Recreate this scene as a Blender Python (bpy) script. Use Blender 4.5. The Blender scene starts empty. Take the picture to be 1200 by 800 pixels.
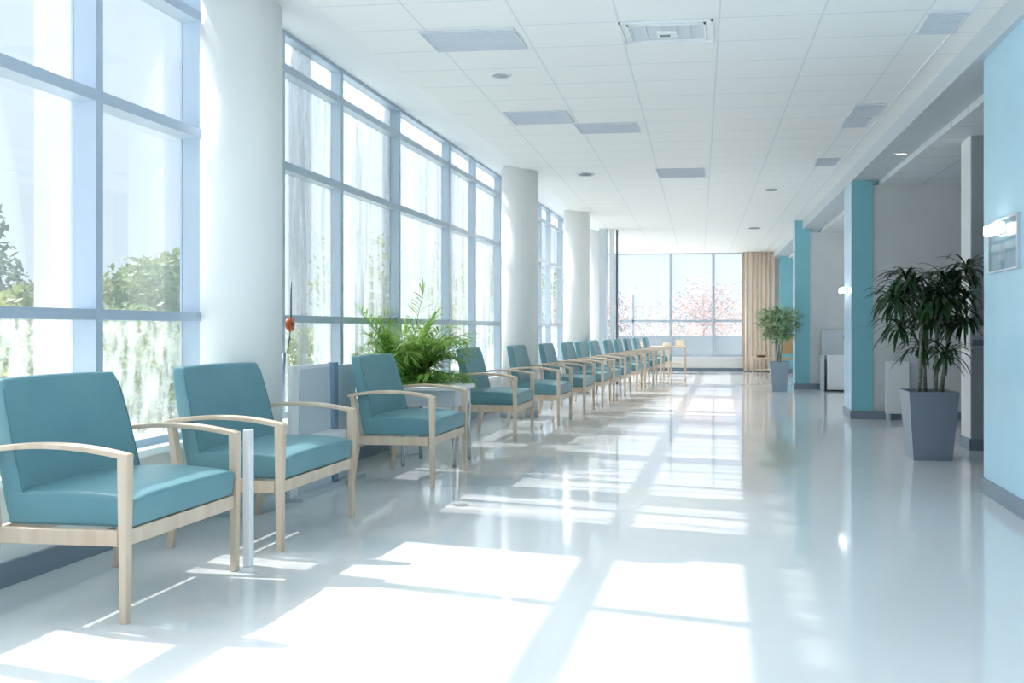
import bpy, bmesh, math, random
from mathutils import Vector, Matrix
random.seed(7)
C = bpy.context.scene.collection
PI = math.pi
EYE, YAW = 1.15, math.radians(6)
S_, C_ = math.sin(YAW), math.cos(YAW)

# ---- measuring helpers: a point of the photograph on a plane of the hall ----
def on_z(px, py, z=0.0):
    d = (EYE - z) * 1000 / (py - 385); r = d * (px - 745) / 1000
    return r * C_ - d * S_, r * S_ + d * C_
def y_at(px, X):
    k = (px - 745) / 1000
    return X * (C_ + k * S_) / (k * C_ - S_)
def x_at(px, Y):
    k = (px - 745) / 1000
    return Y * (k * C_ - S_) / (C_ + k * S_)
def z_at(py, X, Y):
    return EYE - (py - 385) * (-X * S_ + Y * C_) / 1000

# ---------------------------------------------------------------- materials
def srgb(r, g, b):
    f = lambda c: (c / 255 / 12.92) if c <= 10 else ((c / 255 + .055) / 1.055) ** 2.4
    return (f(r), f(g), f(b), 1)
def mat(name):
    m = bpy.data.materials.new(name); m.use_nodes = True
    nt = m.node_tree
    for n in list(nt.nodes): nt.nodes.remove(n)
    out = nt.nodes.new('ShaderNodeOutputMaterial')
    return m, nt, out
def principled(nt, out, col, rough=.5, **kw):
    b = nt.nodes.new('ShaderNodeBsdfPrincipled')
    b.inputs['Base Color'].default_value = col
    b.inputs['Roughness'].default_value = rough
    for k, v in kw.items(): b.inputs[k.replace('_', ' ')].default_value = v
    nt.links.new(b.outputs[0], out.inputs[0])
    return b
def N(nt, t, **kw):
    n = nt.nodes.new(t)
    for k, v in kw.items(): setattr(n, k, v)
    return n
def noise_mat(name, c1, c2, scale=8, rough=.5, stretch=(1, 1, 1), bump=0, lo=.35, hi=.65, **kw):
    m, nt, out = mat(name)
    b = principled(nt, out, c1, rough, **kw)
    tc = N(nt, 'ShaderNodeTexCoord'); mp = N(nt, 'ShaderNodeMapping'); mp.inputs['Scale'].default_value = stretch
    no = N(nt, 'ShaderNodeTexNoise'); no.inputs['Scale'].default_value = scale; no.inputs['Detail'].default_value = 4
    cr = N(nt, 'ShaderNodeValToRGB')
    cr.color_ramp.elements[0].color = c1; cr.color_ramp.elements[1].color = c2
    cr.color_ramp.elements[0].position = lo; cr.color_ramp.elements[1].position = hi
    nt.links.new(tc.outputs['Object'], mp.inputs[0]); nt.links.new(mp.outputs[0], no.inputs['Vector'])
    nt.links.new(no.outputs[0], cr.inputs[0]); nt.links.new(cr.outputs[0], b.inputs['Base Color'])
    if bump:
        bp = N(nt, 'ShaderNodeBump'); bp.inputs['Strength'].default_value = bump; bp.inputs['Distance'].default_value = .002
        nt.links.new(no.outputs[0], bp.inputs['Height']); nt.links.new(bp.outputs[0], b.inputs['Normal'])
    return m
def near(c, k):
    return (min(1, c[0] * k), min(1, c[1] * k), min(1, c[2] * k), 1)

def plain(name, c, rough=.5, var=.96, scale=3, **kw):
    return noise_mat(name, c, near(c, var), scale, rough, **kw)

M = {}
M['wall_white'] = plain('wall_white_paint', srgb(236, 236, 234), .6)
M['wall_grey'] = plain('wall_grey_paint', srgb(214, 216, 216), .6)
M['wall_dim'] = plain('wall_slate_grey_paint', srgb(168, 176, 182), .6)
M['wall_blue'] = plain('wall_light_blue_gloss', srgb(183, 222, 240), .22)
M['wall_teal'] = plain('wall_teal_paint', srgb(136, 198, 210), .4)
M['column'] = plain('column_white_plaster', srgb(244, 243, 240), .45, .985)
M['fascia'] = plain('ceiling_band_plaster', srgb(238, 239, 239), .6, .985)
M['beam'] = plain('beam_paint', srgb(200, 208, 213), .5, .97)
M['base'] = plain('baseboard_slate_vinyl', srgb(128, 142, 156), .35)
M['teal'] = noise_mat('teal_vinyl', srgb(112, 158, 167), srgb(105, 152, 162), 3, .36, bump=.0)
M['piping'] = plain('teal_seam', srgb(84, 134, 142), .5)
M['wood'] = noise_mat('pale_birch', srgb(232, 212, 190), srgb(214, 188, 163), 14, .38, (1, 1, .12), lo=.3, hi=.7)
M['wood_dark'] = noise_mat('walnut', srgb(120, 84, 60), srgb(90, 60, 44), 14, .4, (1, 1, .2))
M['alu'] = plain('mullion_aluminium', srgb(188, 202, 218), .35, .97, Metallic=.2)
M['alu2'] = plain('mullion_blue_grey', srgb(186, 200, 212), .35, .97, Metallic=.15)
M['chrome'] = plain('brushed_chrome', srgb(205, 208, 212), .22, .95, Metallic=.9)
M['white'] = plain('white_lacquer', srgb(240, 241, 242), .3, .985)
M['panelgrey'] = plain('grey_laminate', srgb(205, 212, 218), .35)
M['slateblue'] = plain('blue_grey_metal', srgb(120, 146, 168), .35)
M['pot_grey'] = plain('grey_planter', srgb(132, 142, 158), .3, .94)
M['pot_light'] = plain('pale_planter_face', srgb(205, 214, 222), .3, .95)
M['pot_blue'] = plain('blue_grey_planter', srgb(150, 168, 182), .35, .95)
M['soil'] = noise_mat('soil', srgb(60, 46, 36), srgb(110, 92, 74), 40, .9, bump=.5)
M['cane'] = noise_mat('grey_cane', srgb(150, 152, 140), srgb(112, 116, 104), 20, .7, (1, 1, 3), bump=.3)
M['stemgreen'] = noise_mat('green_stem', srgb(92, 130, 62), srgb(70, 104, 48), 10, .5)
M['orange'] = plain('orange_plastic', srgb(214, 104, 50), .25, .85)
M['darkmetal'] = plain('dark_metal', srgb(86, 92, 100), .35, .9, Metallic=.6)
M['beige'] = plain('beige_render', srgb(232, 226, 214), .8)
M['curtain'] = noise_mat('curtain_linen', srgb(244, 230, 214), srgb(238, 220, 202), 30, .8, (4, 4, .3))
M['vent'] = plain('vent_grey_blue', srgb(218, 222, 229), .5, .97)
M['vent_dark'] = plain('vent_slot', srgb(120, 128, 138), .5)
M['cream'] = plain('cream_card', srgb(240, 228, 206), .6)
M['amber'] = plain('amber_chair_fabric', srgb(196, 164, 120), .7)
M['ground'] = noise_mat('outdoor_paving', srgb(226, 226, 220), srgb(206, 210, 200), 1.2, .9)
M['bluepanel'] = plain('blue_grey_parapet', srgb(128, 142, 152), .5)

def leaf_mat(name, c1, c2, trans=.35, rough=.4, scale=9):
    m, nt, out = mat(name)
    b = principled(nt, out, c1, rough)
    tr = N(nt, 'ShaderNodeBsdfTranslucent'); mx = N(nt, 'ShaderNodeMixShader'); mx.inputs[0].default_value = trans
    tc = N(nt, 'ShaderNodeTexCoord'); no = N(nt, 'ShaderNodeTexNoise'); no.inputs['Scale'].default_value = scale
    cr = N(nt, 'ShaderNodeValToRGB'); cr.color_ramp.elements[0].color = c1; cr.color_ramp.elements[1].color = c2
    cr.color_ramp.elements[0].position = .38; cr.color_ramp.elements[1].position = .62
    nt.links.new(tc.outputs['Object'], no.inputs['Vector']); nt.links.new(no.outputs[0], cr.inputs[0])
    nt.links.new(cr.outputs[0], b.inputs['Base Color']); nt.links.new(cr.outputs[0], tr.inputs[0])
    nt.links.new(b.outputs[0], mx.inputs[1]); nt.links.new(tr.outputs[0], mx.inputs[2]); nt.links.new(mx.outputs[0], out.inputs[0])
    return m
M['palm'] = leaf_mat('palm_leaf', srgb(112, 158, 70), srgb(172, 204, 112), .42)
M['drac'] = leaf_mat('dark_strap_leaf', srgb(36, 66, 40), srgb(62, 98, 56), .2, .3)
M['ficus'] = leaf_mat('mottled_leaf', srgb(104, 146, 86), srgb(204, 222, 180), .3)
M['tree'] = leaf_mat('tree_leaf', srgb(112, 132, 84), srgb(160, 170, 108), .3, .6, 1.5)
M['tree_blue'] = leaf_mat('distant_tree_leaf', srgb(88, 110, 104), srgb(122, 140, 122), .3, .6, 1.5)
M['autumn'] = leaf_mat('autumn_leaf', srgb(208, 172, 156), srgb(128, 134, 144), .4, .6, 2)
M['bark'] = noise_mat('bark', srgb(130, 120, 108), srgb(98, 90, 80), 9, .9)

# clear glass and glass with a streaked film
def glass_mat(name, tint, haze, streak=None, gloss=.06, hazecol=(.9, .95, 1, 1)):
    m, nt, out = mat(name)
    t = N(nt, 'ShaderNodeBsdfTransparent'); t.inputs[0].default_value = tint
    tl = N(nt, 'ShaderNodeBsdfTranslucent'); tl.inputs[0].default_value = hazecol
    g = N(nt, 'ShaderNodeBsdfGlossy'); g.inputs['Roughness'].default_value = .02
    m1 = N(nt, 'ShaderNodeMixShader'); m2 = N(nt, 'ShaderNodeMixShader')
    fr = N(nt, 'ShaderNodeLayerWeight'); fr.inputs[0].default_value = .25
    mu = N(nt, 'ShaderNodeMath', operation='MULTIPLY'); mu.inputs[1].default_value = gloss * 6
    nt.links.new(fr.outputs['Fresnel'], mu.inputs[0]); nt.links.new(mu.outputs[0], m2.inputs[0])
    nt.links.new(t.outputs[0], m1.inputs[1]); nt.links.new(tl.outputs[0], m1.inputs[2])
    nt.links.new(m1.outputs[0], m2.inputs[1]); nt.links.new(g.outputs[0], m2.inputs[2]); nt.links.new(m2.outputs[0], out.inputs[0])
    m1.inputs[0].default_value = haze
    if streak:
        (lo, hi, sc, st) = streak
        tc = N(nt, 'ShaderNodeTexCoord'); mp = N(nt, 'ShaderNodeMapping'); mp.inputs['Scale'].default_value = st
        no = N(nt, 'ShaderNodeTexNoise'); no.inputs['Scale'].default_value = sc; no.inputs['Detail'].default_value = 7; no.inputs['Roughness'].default_value = .65
        no.inputs['Distortion'].default_value = .25
        mr = N(nt, 'ShaderNodeMapRange'); mr.inputs[1].default_value = .38; mr.inputs[2].default_value = .62
        mr.inputs[3].default_value = lo; mr.inputs[4].default_value = hi
        nt.links.new(tc.outputs['Object'], mp.inputs[0]); nt.links.new(mp.outputs[0], no.inputs['Vector'])
        nt.links.new(no.outputs[0], mr.inputs[0]); nt.links.new(mr.outputs[0], m1.inputs[0])
    return m
M['glass'] = glass_mat('clear_glass', (.96, .985, 1, 1), .03, None, .06, (.8, .9, 1, 1))
M['glass_frost'] = glass_mat('frosted_clerestory_glass', (.95, .98, 1, 1), .5, (.45, .9, 7, (1, 1.6, 1)), hazecol=(.5, .56, .6, 1))
M['glass_wet'] = glass_mat('misted_glass', (.96, .98, .99, 1), .2, (.03, .3, 5, (1, 3, 1)), hazecol=(.6, .68, .72, 1))
M['glass_streak'] = glass_mat('streaked_film_glass', (.95, .98, 1, 1), .3, (.06, .58, 3.2, (1, 4.5, .3)), hazecol=(.40, .45, .48, 1))
M['glass_end'] = glass_mat('end_glass', (.98, .985, 1, 1), .05)
M['glass_pic'] = glass_mat('picture_glass', (.95, .98, 1, 1), .1, None, .12)

# floor: poured white resin, very glossy
m, nt, out = mat('glossy_resin_floor')
b = principled(nt, out, srgb(224, 226, 228), .07)
b.inputs['IOR'].default_value = 1.75
tc = N(nt, 'ShaderNodeTexCoord'); no = N(nt, 'ShaderNodeTexNoise'); no.inputs['Scale'].default_value = .8; no.inputs['Detail'].default_value = 3
cr = N(nt, 'ShaderNodeValToRGB'); cr.color_ramp.elements[0].color = srgb(221, 223, 226); cr.color_ramp.elements[1].color = srgb(227, 229, 231)
bp = N(nt, 'ShaderNodeBump'); bp.inputs['Strength'].default_value = .05; bp.inputs['Distance'].default_value = .01
nt.links.new(tc.outputs['Object'], no.inputs['Vector']); nt.links.new(no.outputs[0], cr.inputs[0]); nt.links.new(cr.outputs[0], b.inputs['Base Color'])
nt.links.new(no.outputs[0], bp.inputs['Height']); nt.links.new(bp.outputs[0], b.inputs['Normal'])
M['floor'] = m

# ceiling tiles with thin joints
def tile_mat(name, base, line, w, d, x0, y0, skew=.03):
    m, nt, out = mat(name)
    b = principled(nt, out, base, .55)
    tc = N(nt, 'ShaderNodeTexCoord'); sp = N(nt, 'ShaderNodeSeparateXYZ'); nt.links.new(tc.outputs['Object'], sp.inputs[0])
    def mth(op, a, bb=None):
        n = N(nt, 'ShaderNodeMath', operation=op)
        for i, v in enumerate((a, bb)):
            if v is None: continue
            if isinstance(v, (int, float)): n.inputs[i].default_value = v
            else: nt.links.new(v, n.inputs[i])
        return n.outputs[0]
    xs = mth('ADD', sp.outputs[0], mth('MULTIPLY', sp.outputs[1], skew))
    res = []
    for src, o, size, lw in ((xs, x0, w, .013), (sp.outputs[1], y0, d, .013)):
        u = mth('SUBTRACT', src, o); f = mth('PINGPONG', u, size / 2)
        res.append(mth('LESS_THAN', f, lw / 2))
    ln = mth('MAXIMUM', res[0], res[1])
    no = N(nt, 'ShaderNodeTexNoise'); no.inputs['Scale'].default_value = 1.2
    cr = N(nt, 'ShaderNodeValToRGB'); cr.color_ramp.elements[0].color = near(base, .97); cr.color_ramp.elements[1].color = base
    nt.links.new(no.outputs[0], cr.inputs[0])
    mx = N(nt, 'ShaderNodeMix', data_type='RGBA'); nt.links.new(ln, mx.inputs[0]); nt.links.new(cr.outputs[0], mx.inputs[6]); mx.inputs[7].default_value = line
    nt.links.new(mx.outputs[2], b.inputs['Base Color'])
    bp = N(nt, 'ShaderNodeBump'); bp.invert = True; bp.inputs['Strength'].default_value = .5; bp.inputs['Distance'].default_value = .004
    nt.links.new(ln, bp.inputs['Height']); nt.links.new(bp.outputs[0], b.inputs['Normal'])
    return m
M['ceil'] = tile_mat('ceiling_tiles', srgb(247, 246, 243), srgb(222, 229, 232), .67, .46, -.54, 5.66)
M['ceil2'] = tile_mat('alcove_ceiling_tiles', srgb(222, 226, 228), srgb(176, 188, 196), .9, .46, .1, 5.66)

def emis(name, col, st):
    m, nt, out = mat(name)
    b = principled(nt, out, col, .4); b.inputs['Emission Color'].default_value = col; b.inputs['Emission Strength'].default_value = st
    return m
M['lamp'] = emis('lamp_diffuser', (1, .97, .92, 1), 4)
M['lamp_ceiling'] = emis('downlight_lens', (1, .98, .95, 1), 1.2)

# ---------------------------------------------------------------- mesh building
class MB:
    def __init__(s): s.v = []; s.f = []; s.fm = []; s.smooth = []
    def add(s, vs, fs, mi=0, sm=False):
        n = len(s.v); s.v += [tuple(v) for v in vs]; s.f += [tuple(i + n for i in f) for f in fs]
        s.fm += [mi] * len(fs); s.smooth += [sm] * len(fs); return s
    def box(s, x0, x1, y0, y1, z0, z1, mi=0):
        vs = [(x, y, z) for z in (z0, z1) for y in (y0, y1) for x in (x0, x1)]
        return s.add(vs, [(0, 2, 3, 1), (4, 5, 7, 6), (0, 1, 5, 4), (2, 6, 7, 3), (0, 4, 6, 2), (1, 3, 7, 5)], mi)
    def hexa(s, bot, top, mi=0):      # bot, top: four points ccw each
        return s.add(list(bot) + list(top), [(3, 2, 1, 0), (4, 5, 6, 7), (0, 1, 5, 4), (1, 2, 6, 5), (2, 3, 7, 6), (3, 0, 4, 7)], mi)
    def cyl(s, x, y, z0, z1, r0, r1=None, n=24, mi=0, sm=True):
        r1 = r0 if r1 is None else r1
        vs = [(x + r * math.cos(2 * PI * i / n), y + r * math.sin(2 * PI * i / n), z) for r, z in ((r0, z0), (r1, z1)) for i in range(n)]
        s.add(vs, [(i, (i + 1) % n, n + (i + 1) % n, n + i) for i in range(n)], mi, sm)
        s.add(vs, [tuple(range(n))[::-1], tuple(range(n, 2 * n))], mi); return s
    def lathe(s, x, y, prof, n=24, mi=0):
        vs = [(x + r * math.cos(2 * PI * i / n), y + r * math.sin(2 * PI * i / n), z) for r, z in prof for i in range(n)]
        fs = [(k * n + i, k * n + (i + 1) % n, (k + 1) * n + (i + 1) % n, (k + 1) * n + i) for k in range(len(prof) - 1) for i in range(n)]
        return s.add(vs, fs, mi, True)
    def tube(s, pts, r, n=8, mi=0, r1=None):
        pts = [Vector(p) for p in pts]; vs = []; L = len(pts)
        for i, p in enumerate(pts):
            t = (pts[min(i + 1, L - 1)] - pts[max(i - 1, 0)]).normalized()
            a = t.cross(Vector((0, 0, 1)) if abs(t.z) < .9 else Vector((1, 0, 0))).normalized(); bb = t.cross(a)
            rr = r if r1 is None else r + (r1 - r) * i / (L - 1)
            vs += [tuple(p + a * rr * math.cos(2 * PI * k / n) + bb * rr * math.sin(2 * PI * k / n)) for k in range(n)]
        fs = [(i * n + k, i * n + (k + 1) % n, (i + 1) * n + (k + 1) % n, (i + 1) * n + k) for i in range(L - 1) for k in range(n)]
        s.add(vs, fs, mi, True); s.add(vs, [tuple(range(n))[::-1], tuple(range((L - 1) * n, L * n))], mi); return s
    def build(s, name, m, parent=None, bevel=0, seg=2):
        me = bpy.data.meshes.new(name); me.from_pydata(s.v, [], s.f)
        for mm in (m if isinstance(m, (list, tuple)) else [m]): me.materials.append(mm)
        for p, mi, sm in zip(me.polygons, s.fm, s.smooth): p.material_index = mi; p.use_smooth = sm
        bm = bmesh.new(); bm.from_mesh(me); bmesh.ops.remove_doubles(bm, verts=bm.verts, dist=1e-6); bmesh.ops.recalc_face_normals(bm, faces=bm.faces)
        if bevel:
            bmesh.ops.bevel(bm, geom=[e for e in bm.edges if e.is_manifold and e.calc_face_angle(0) > .5], offset=bevel, segments=seg, profile=.6, affect='EDGES', clamp_overlap=True)
            for f in bm.faces: f.smooth = seg > 1
        bm.to_mesh(me); bm.free()
        if bevel and seg > 1:
            try: me.set_sharp_from_angle(angle=math.radians(50))
            except Exception: pass
        o = bpy.data.objects.new(name, me); C.objects.link(o); o.parent = parent
        return o
def tag(o, label=None, cat=None, group=None, kind=None):
    if label: o['label'] = label
    if cat: o['category'] = cat
    if group: o['group'] = group
    if kind: o['kind'] = kind
    return o
def empty(name, loc=(0, 0, 0), rz=0):
    o = bpy.data.objects.new(name, None); C.objects.link(o); o.location = loc; o.rotation_euler = (0, 0, rz); o.empty_display_size = .1
    return o
def struct(name, mb, m, **kw):
    return tag(mb.build(name, m, **kw), kind='structure')
def kids(o): return [c for c in C.objects if c.parent == o]
def copy_tree(o, parent=None):
    c = o.copy(); C.objects.link(c)
    if parent: c.parent = parent
    for ch in kids(o): copy_tree(ch, c)
    return c

# ---------------------------------------------------------------- room shell
XW = -3.2; YB = -9.0; YE = 23.2; ZC = 3.2; ZS = 3.36; XR = 1.80
struct('floor', MB().box(XW - .14, 5.2, YB - .2, YE + .1, -.12, 0), M['floor'])
def bx_(Y): return 1.75 - .028 * (Y - 5.8)      # line of the beam's near edge
mb = MB()
pts = [(-2.6, YB - .2), (2.6, YB - .2), (2.6, YE + .1), (-2.6, YE + .1)]
mb.hexa([(x, y, ZC) for x, y in pts], [(x, y, ZC + .3) for x, y in pts])
struct('ceiling', mb, M['ceil'])
# sloping plaster band between tiles and window head
mb = MB()
pr = [(-2.6, ZC), (XW - .14, ZS), (XW - .14, ZS + .14), (-2.6, ZC + .3)]
y0, y1 = YB - .2, YE + .1
mb.hexa([(pr[0][0], y0, pr[0][1]), (pr[0][0], y1, pr[0][1]), (pr[1][0], y1, pr[1][1]), (pr[1][0], y0, pr[1][1])],
        [(pr[3][0], y0, pr[3][1]), (pr[3][0], y1, pr[3][1]), (pr[2][0], y1, pr[2][1]), (pr[2][0], y0, pr[2][1])])
struct('ceiling_window_band', mb, M['fascia'])
# beam along the right of the hall
mb = MB(); ys = (YB - .2, YE + .1); zb = 3.03
mb.hexa([(bx_(ys[0]), ys[0], zb), (bx_(ys[0]) + .34, ys[0], zb), (bx_(ys[1]) + .34, ys[1], zb), (bx_(ys[1]), ys[1], zb)],
        [(bx_(ys[0]), ys[0], ZC), (bx_(ys[0]) + .34, ys[0], ZC), (bx_(ys[1]) + .34, ys[1], ZC), (bx_(ys[1]), ys[1], ZC)])
struct('ceiling_beam', mb, M['beam'])
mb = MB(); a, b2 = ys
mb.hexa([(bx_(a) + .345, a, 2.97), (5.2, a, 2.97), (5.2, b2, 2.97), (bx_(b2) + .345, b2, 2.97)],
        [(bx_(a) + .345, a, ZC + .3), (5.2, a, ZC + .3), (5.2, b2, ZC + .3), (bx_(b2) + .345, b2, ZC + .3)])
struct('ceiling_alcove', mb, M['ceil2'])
mb = MB()   # bright rail in the tile field
mb.hexa([(1.57 + .03 * 5.5 - .03 * a, a, ZC - .006), (1.595 + .03 * 5.5 - .03 * a, a, ZC - .006), (1.595 + .03 * 5.5 - .03 * b2, b2, ZC - .006), (1.57 + .03 * 5.5 - .03 * b2, b2, ZC - .006)],
        [(1.57 + .03 * 5.5 - .03 * a, a, ZC), (1.595 + .03 * 5.5 - .03 * a, a, ZC), (1.595 + .03 * 5.5 - .03 * b2, b2, ZC), (1.57 + .03 * 5.5 - .03 * b2, b2, ZC)])
struct('ceiling_trim', mb, M['white'])

# left parapet under the windows, sill, baseboard
struct('wall_left', MB().box(XW - .14, XW, YB, YE, 0, .46), M['wall_white'])
struct('window_sill_left', MB().box(XW - .14, XW + .10, YB, YE, .46, .50), M['white'], bevel=.006)
struct('baseboard_left', MB().box(XW, XW + .018, YB, YE, 0, .11), M['base'])
# right walls
struct('wall_right', MB().box(XR, XR + .3, YB, 6.2, 0, zb), M['wall_blue'])
struct('baseboard_right', MB().box(XR - .014, XR, YB, 6.2, 0, .11).box(XR - .014, XR + .3, 6.2, 6.214, 0, .11), M['base'])
YA = 11.1
struct('wall_pier_teal', MB().box(1.6, x_at(1023, YA), YA, 11.75, 0, zb), [M['wall_teal']])
# the pier's hall side is painted light blue
struct('wall_pier_side', MB().box(1.594, 1.6, YA, 11.75, 0, zb), M['wall_blue'])
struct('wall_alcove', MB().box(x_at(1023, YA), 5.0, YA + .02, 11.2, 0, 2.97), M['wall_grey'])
struct('baseboard_alcove', MB().box(1.58, 5.0, YA - .014, YA, 0, .11).box(1.58, 1.594, YA, 11.76, 0, .11), M['base'])
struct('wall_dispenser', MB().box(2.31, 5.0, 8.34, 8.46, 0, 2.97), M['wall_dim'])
struct('wall_nib', MB().box(2.30, 2.31, 8.34, 8.66, 0, 2.97).box(2.31, 2.42, 8.46, 8.66, 0, 2.97), M['wall_white'])
struct('baseboard_nib', MB().box(2.286, 2.30, 8.326, 8.66, 0, .11).box(2.30, 5.0, 8.326, 8.34, 0, .11), M['base'])
Y2 = 16.4
x2a, x2b = x_at(932, Y2), x_at(949, Y2)
struct('wall_pier_teal', MB().box(x2a, x2b, Y2, 16.9, 0, ZC), M['wall_teal'])
struct('wall_pier_side', MB().box(x2a - .006, x2a, Y2, 16.9, 0, ZC), M['wall_blue'])
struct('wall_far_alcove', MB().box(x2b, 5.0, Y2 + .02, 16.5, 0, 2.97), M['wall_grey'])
struct('baseboard_far_alcove', MB().box(x2a - .02, 5.0, Y2 - .014, Y2, 0, .11).box(x2a - .02, x2a - .006, Y2, 16.91, 0, .11), M['base'])
Y3 = 22.4
x3a, x3b = x_at(914, Y3), x_at(934, Y3)
struct('wall_teal_far', MB().box(x3a, x3b + .3, Y3, 22.6, 0, ZC), M['wall_teal'])
struct('baseboard_far', MB().box(x3a, x3b + .3, Y3 - .014, Y3, 0, .11), M['base'])
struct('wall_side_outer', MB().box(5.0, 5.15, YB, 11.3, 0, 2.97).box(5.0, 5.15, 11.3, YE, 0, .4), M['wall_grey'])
r = tag(empty('window_7'), kind='structure'); mb = MB(); yy = [11.3, 13, 14.7, 16.6, 18.2, 19.9, 21.6, YE]  # unseen side glazing, added to brighten the far end of the hall
for y in yy: mb.box(5.02, 5.12, y - .03, y + .03, .4, 2.97)
for z in (.4, 1.3, 2.3, 2.92): mb.box(5.04, 5.1, 11.3, YE, z, z + .05)
mb.build('window_frame', M['alu2'], r)
for a, b in zip(yy[:-1], yy[1:]): MB().box(5.06, 5.066, a + .03, b - .03, .45, 2.92).build('pane', M['glass_end'], r)
# end wall: low wall, glazing, right piece
EX0, EX1 = -3.2, x_at(872, YE)
struct('wall_end', MB().box(EX0, EX1, YE, YE + .15, 0, .36).box(EX1, 5.15, YE, YE + .15, 0, ZC), M['wall_white'])
struct('window_sill_end', MB().box(EX0, EX1, YE - .07, YE + .15, .36, .39), M['white'])
struct('baseboard_end', MB().box(EX0 + .02, 1.2, YE - .014, YE, 0, .09), M['base'])
# unseen wall behind the viewer, mostly added window
struct('wall_back', MB().box(XW, 5.15, YB - .15, YB, 0, .4).box(XR, 5.15, YB - .15, YB, .4, ZC), M['wall_white'])

# round columns
for (px, X, Y, R) in ((278, -3.12, None, .27), (609, -2.68, None, .236), (676, -2.62, None, .228), (697, -2.78, None, .2)):
    Y = y_at(px, X)
    c = struct('column', MB().cyl(0, 0, 0, ZC + .035, R, n=64), M['column'])
    c.location = (X, Y, 0)
    bs = MB().cyl(0, 0, 0, .1, R + .012, n=64).build('column_base', M['panelgrey'], c)


# ---------------------------------------------------------------- windows
def side_window(n, ys, film=('glass', 'glass'), dp=.10):
    r = tag(empty('window_%d' % n), kind='structure')
    mb = MB(); xo = XW - dp
    for y in ys: mb.box(xo, XW, y - .05, y, .50, ZS - .02)
    for a, b in zip(ys[:-1], ys[1:]):
        for z0, z1 in ((.50, .54), (1.195, 1.25), (2.315, 2.375), (3.03, 3.09), (3.30, ZS)):
            mb.box(xo + .01, XW - .002, a, b - .05, z0, z1)
    mb.build('window_frame', M['alu' if n == 1 else 'alu2'], r)
    for a, b in zip(ys[:-1], ys[1:]):
        for k, (z0, z1) in enumerate(((.54, 1.195), (1.25, 2.315), (2.375, 3.03), (3.09, 3.30))):
            MB().box(xo + .012, xo + .018, a, b - .05, z0, z1).build('pane', M['glass_frost' if k == 3 else film[0] if k == 0 else film[1]], r)
    return r
side_window(1, [-9.0, -7.8, -6.6, -5.4, -4.0, -2.6, -1.2, 0.2, 1.55, 2.85, 4.10, y_at(236, XW) + .05], film=('glass_wet', 'glass'), dp=.14)
m2 = [5.52, y_at(334, XW), y_at(402.5, XW), y_at(469.5, XW), y_at(527.5, XW), y_at(558, XW), y_at(587, XW)]
side_window(2, m2, film=('glass_streak', 'glass_streak'))
side_window(3, [m2[-1] + .05, 13.1, 13.9, 14.7, 15.5, 16.6], film=('glass_streak', 'glass'))
side_window(4, [16.65, 17.9, 19.2, 20.6, 22.0, YE - .02], film=('glass_wet', 'glass'))
# slim dark opening sash in window 3
# end window
r = tag(empty('window_5'), kind='structure')
mb = MB(); cols = [x_at(724, YE) - .06, x_at(786, YE), x_at(836, YE), EX1 - .03]
for i, x in enumerate(cols): mb.box(x - .035, x + .035, YE, YE + .1, .39, ZC)
mb.box(x_at(742, YE) - .02, x_at(742, YE) + .02, YE + .01, YE + .08, .39, z_at(345, -2.5, YE))
for z in (.39, 1.33): mb.box(EX0, EX1, YE + .01, YE + .08, z, z + .06)
mb.box(EX0, EX1, YE + .01, YE + .08, ZC - .03, ZC)
mb.build('window_frame', M['alu2'], r)
xs = [EX0] + cols[1:]
for a, b in zip(xs[:-1], xs[1:]):
    for z0, z1 in ((.45, 1.33), (1.39, ZC - .03)):
        MB().box(a, b, YE + .04, YE + .046, z0, z1).build('pane', M['glass_end'], r)
mb = MB().box(x_at(724, 17.6) - .03, x_at(724, 17.6) + .0, 17.55, 17.65, 0, ZC + .02)
struct('window_corner_post', mb, M['darkmetal'])
struct('trim_1', MB().box(x_at(704, 17.5), x_at(712, 17.5), 17.3, 17.5, 0, ZC + .04), M['panelgrey'])
struct('trim_2', MB().box(x_at(716, 17.6), x_at(719.5, 17.6), 17.4, 17.6, 0, ZC + .04), M['white'])
r = tag(empty('window_6'), kind='structure')  # unseen glazing behind the viewer, added to let in more skylight
mb = MB()
for x in (-3.2, -1.95, -.7, .55, XR): mb.box(x - .03, x + .03, YB - .12, YB - .02, .4, ZC)
for z in (.4, 1.3, 2.5, ZC - .05): mb.box(XW, XR, YB - .1, YB - .04, z, z + .05)
mb.build('window_frame', M['alu2'], r)
for a, b in zip((-3.2, -1.95, -.7, .55), (-1.95, -.7, .55, XR)):
    MB().box(a + .03, b - .03, YB - .08, YB - .074, .45, ZC - .05).build('pane', M['glass'], r)

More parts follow.
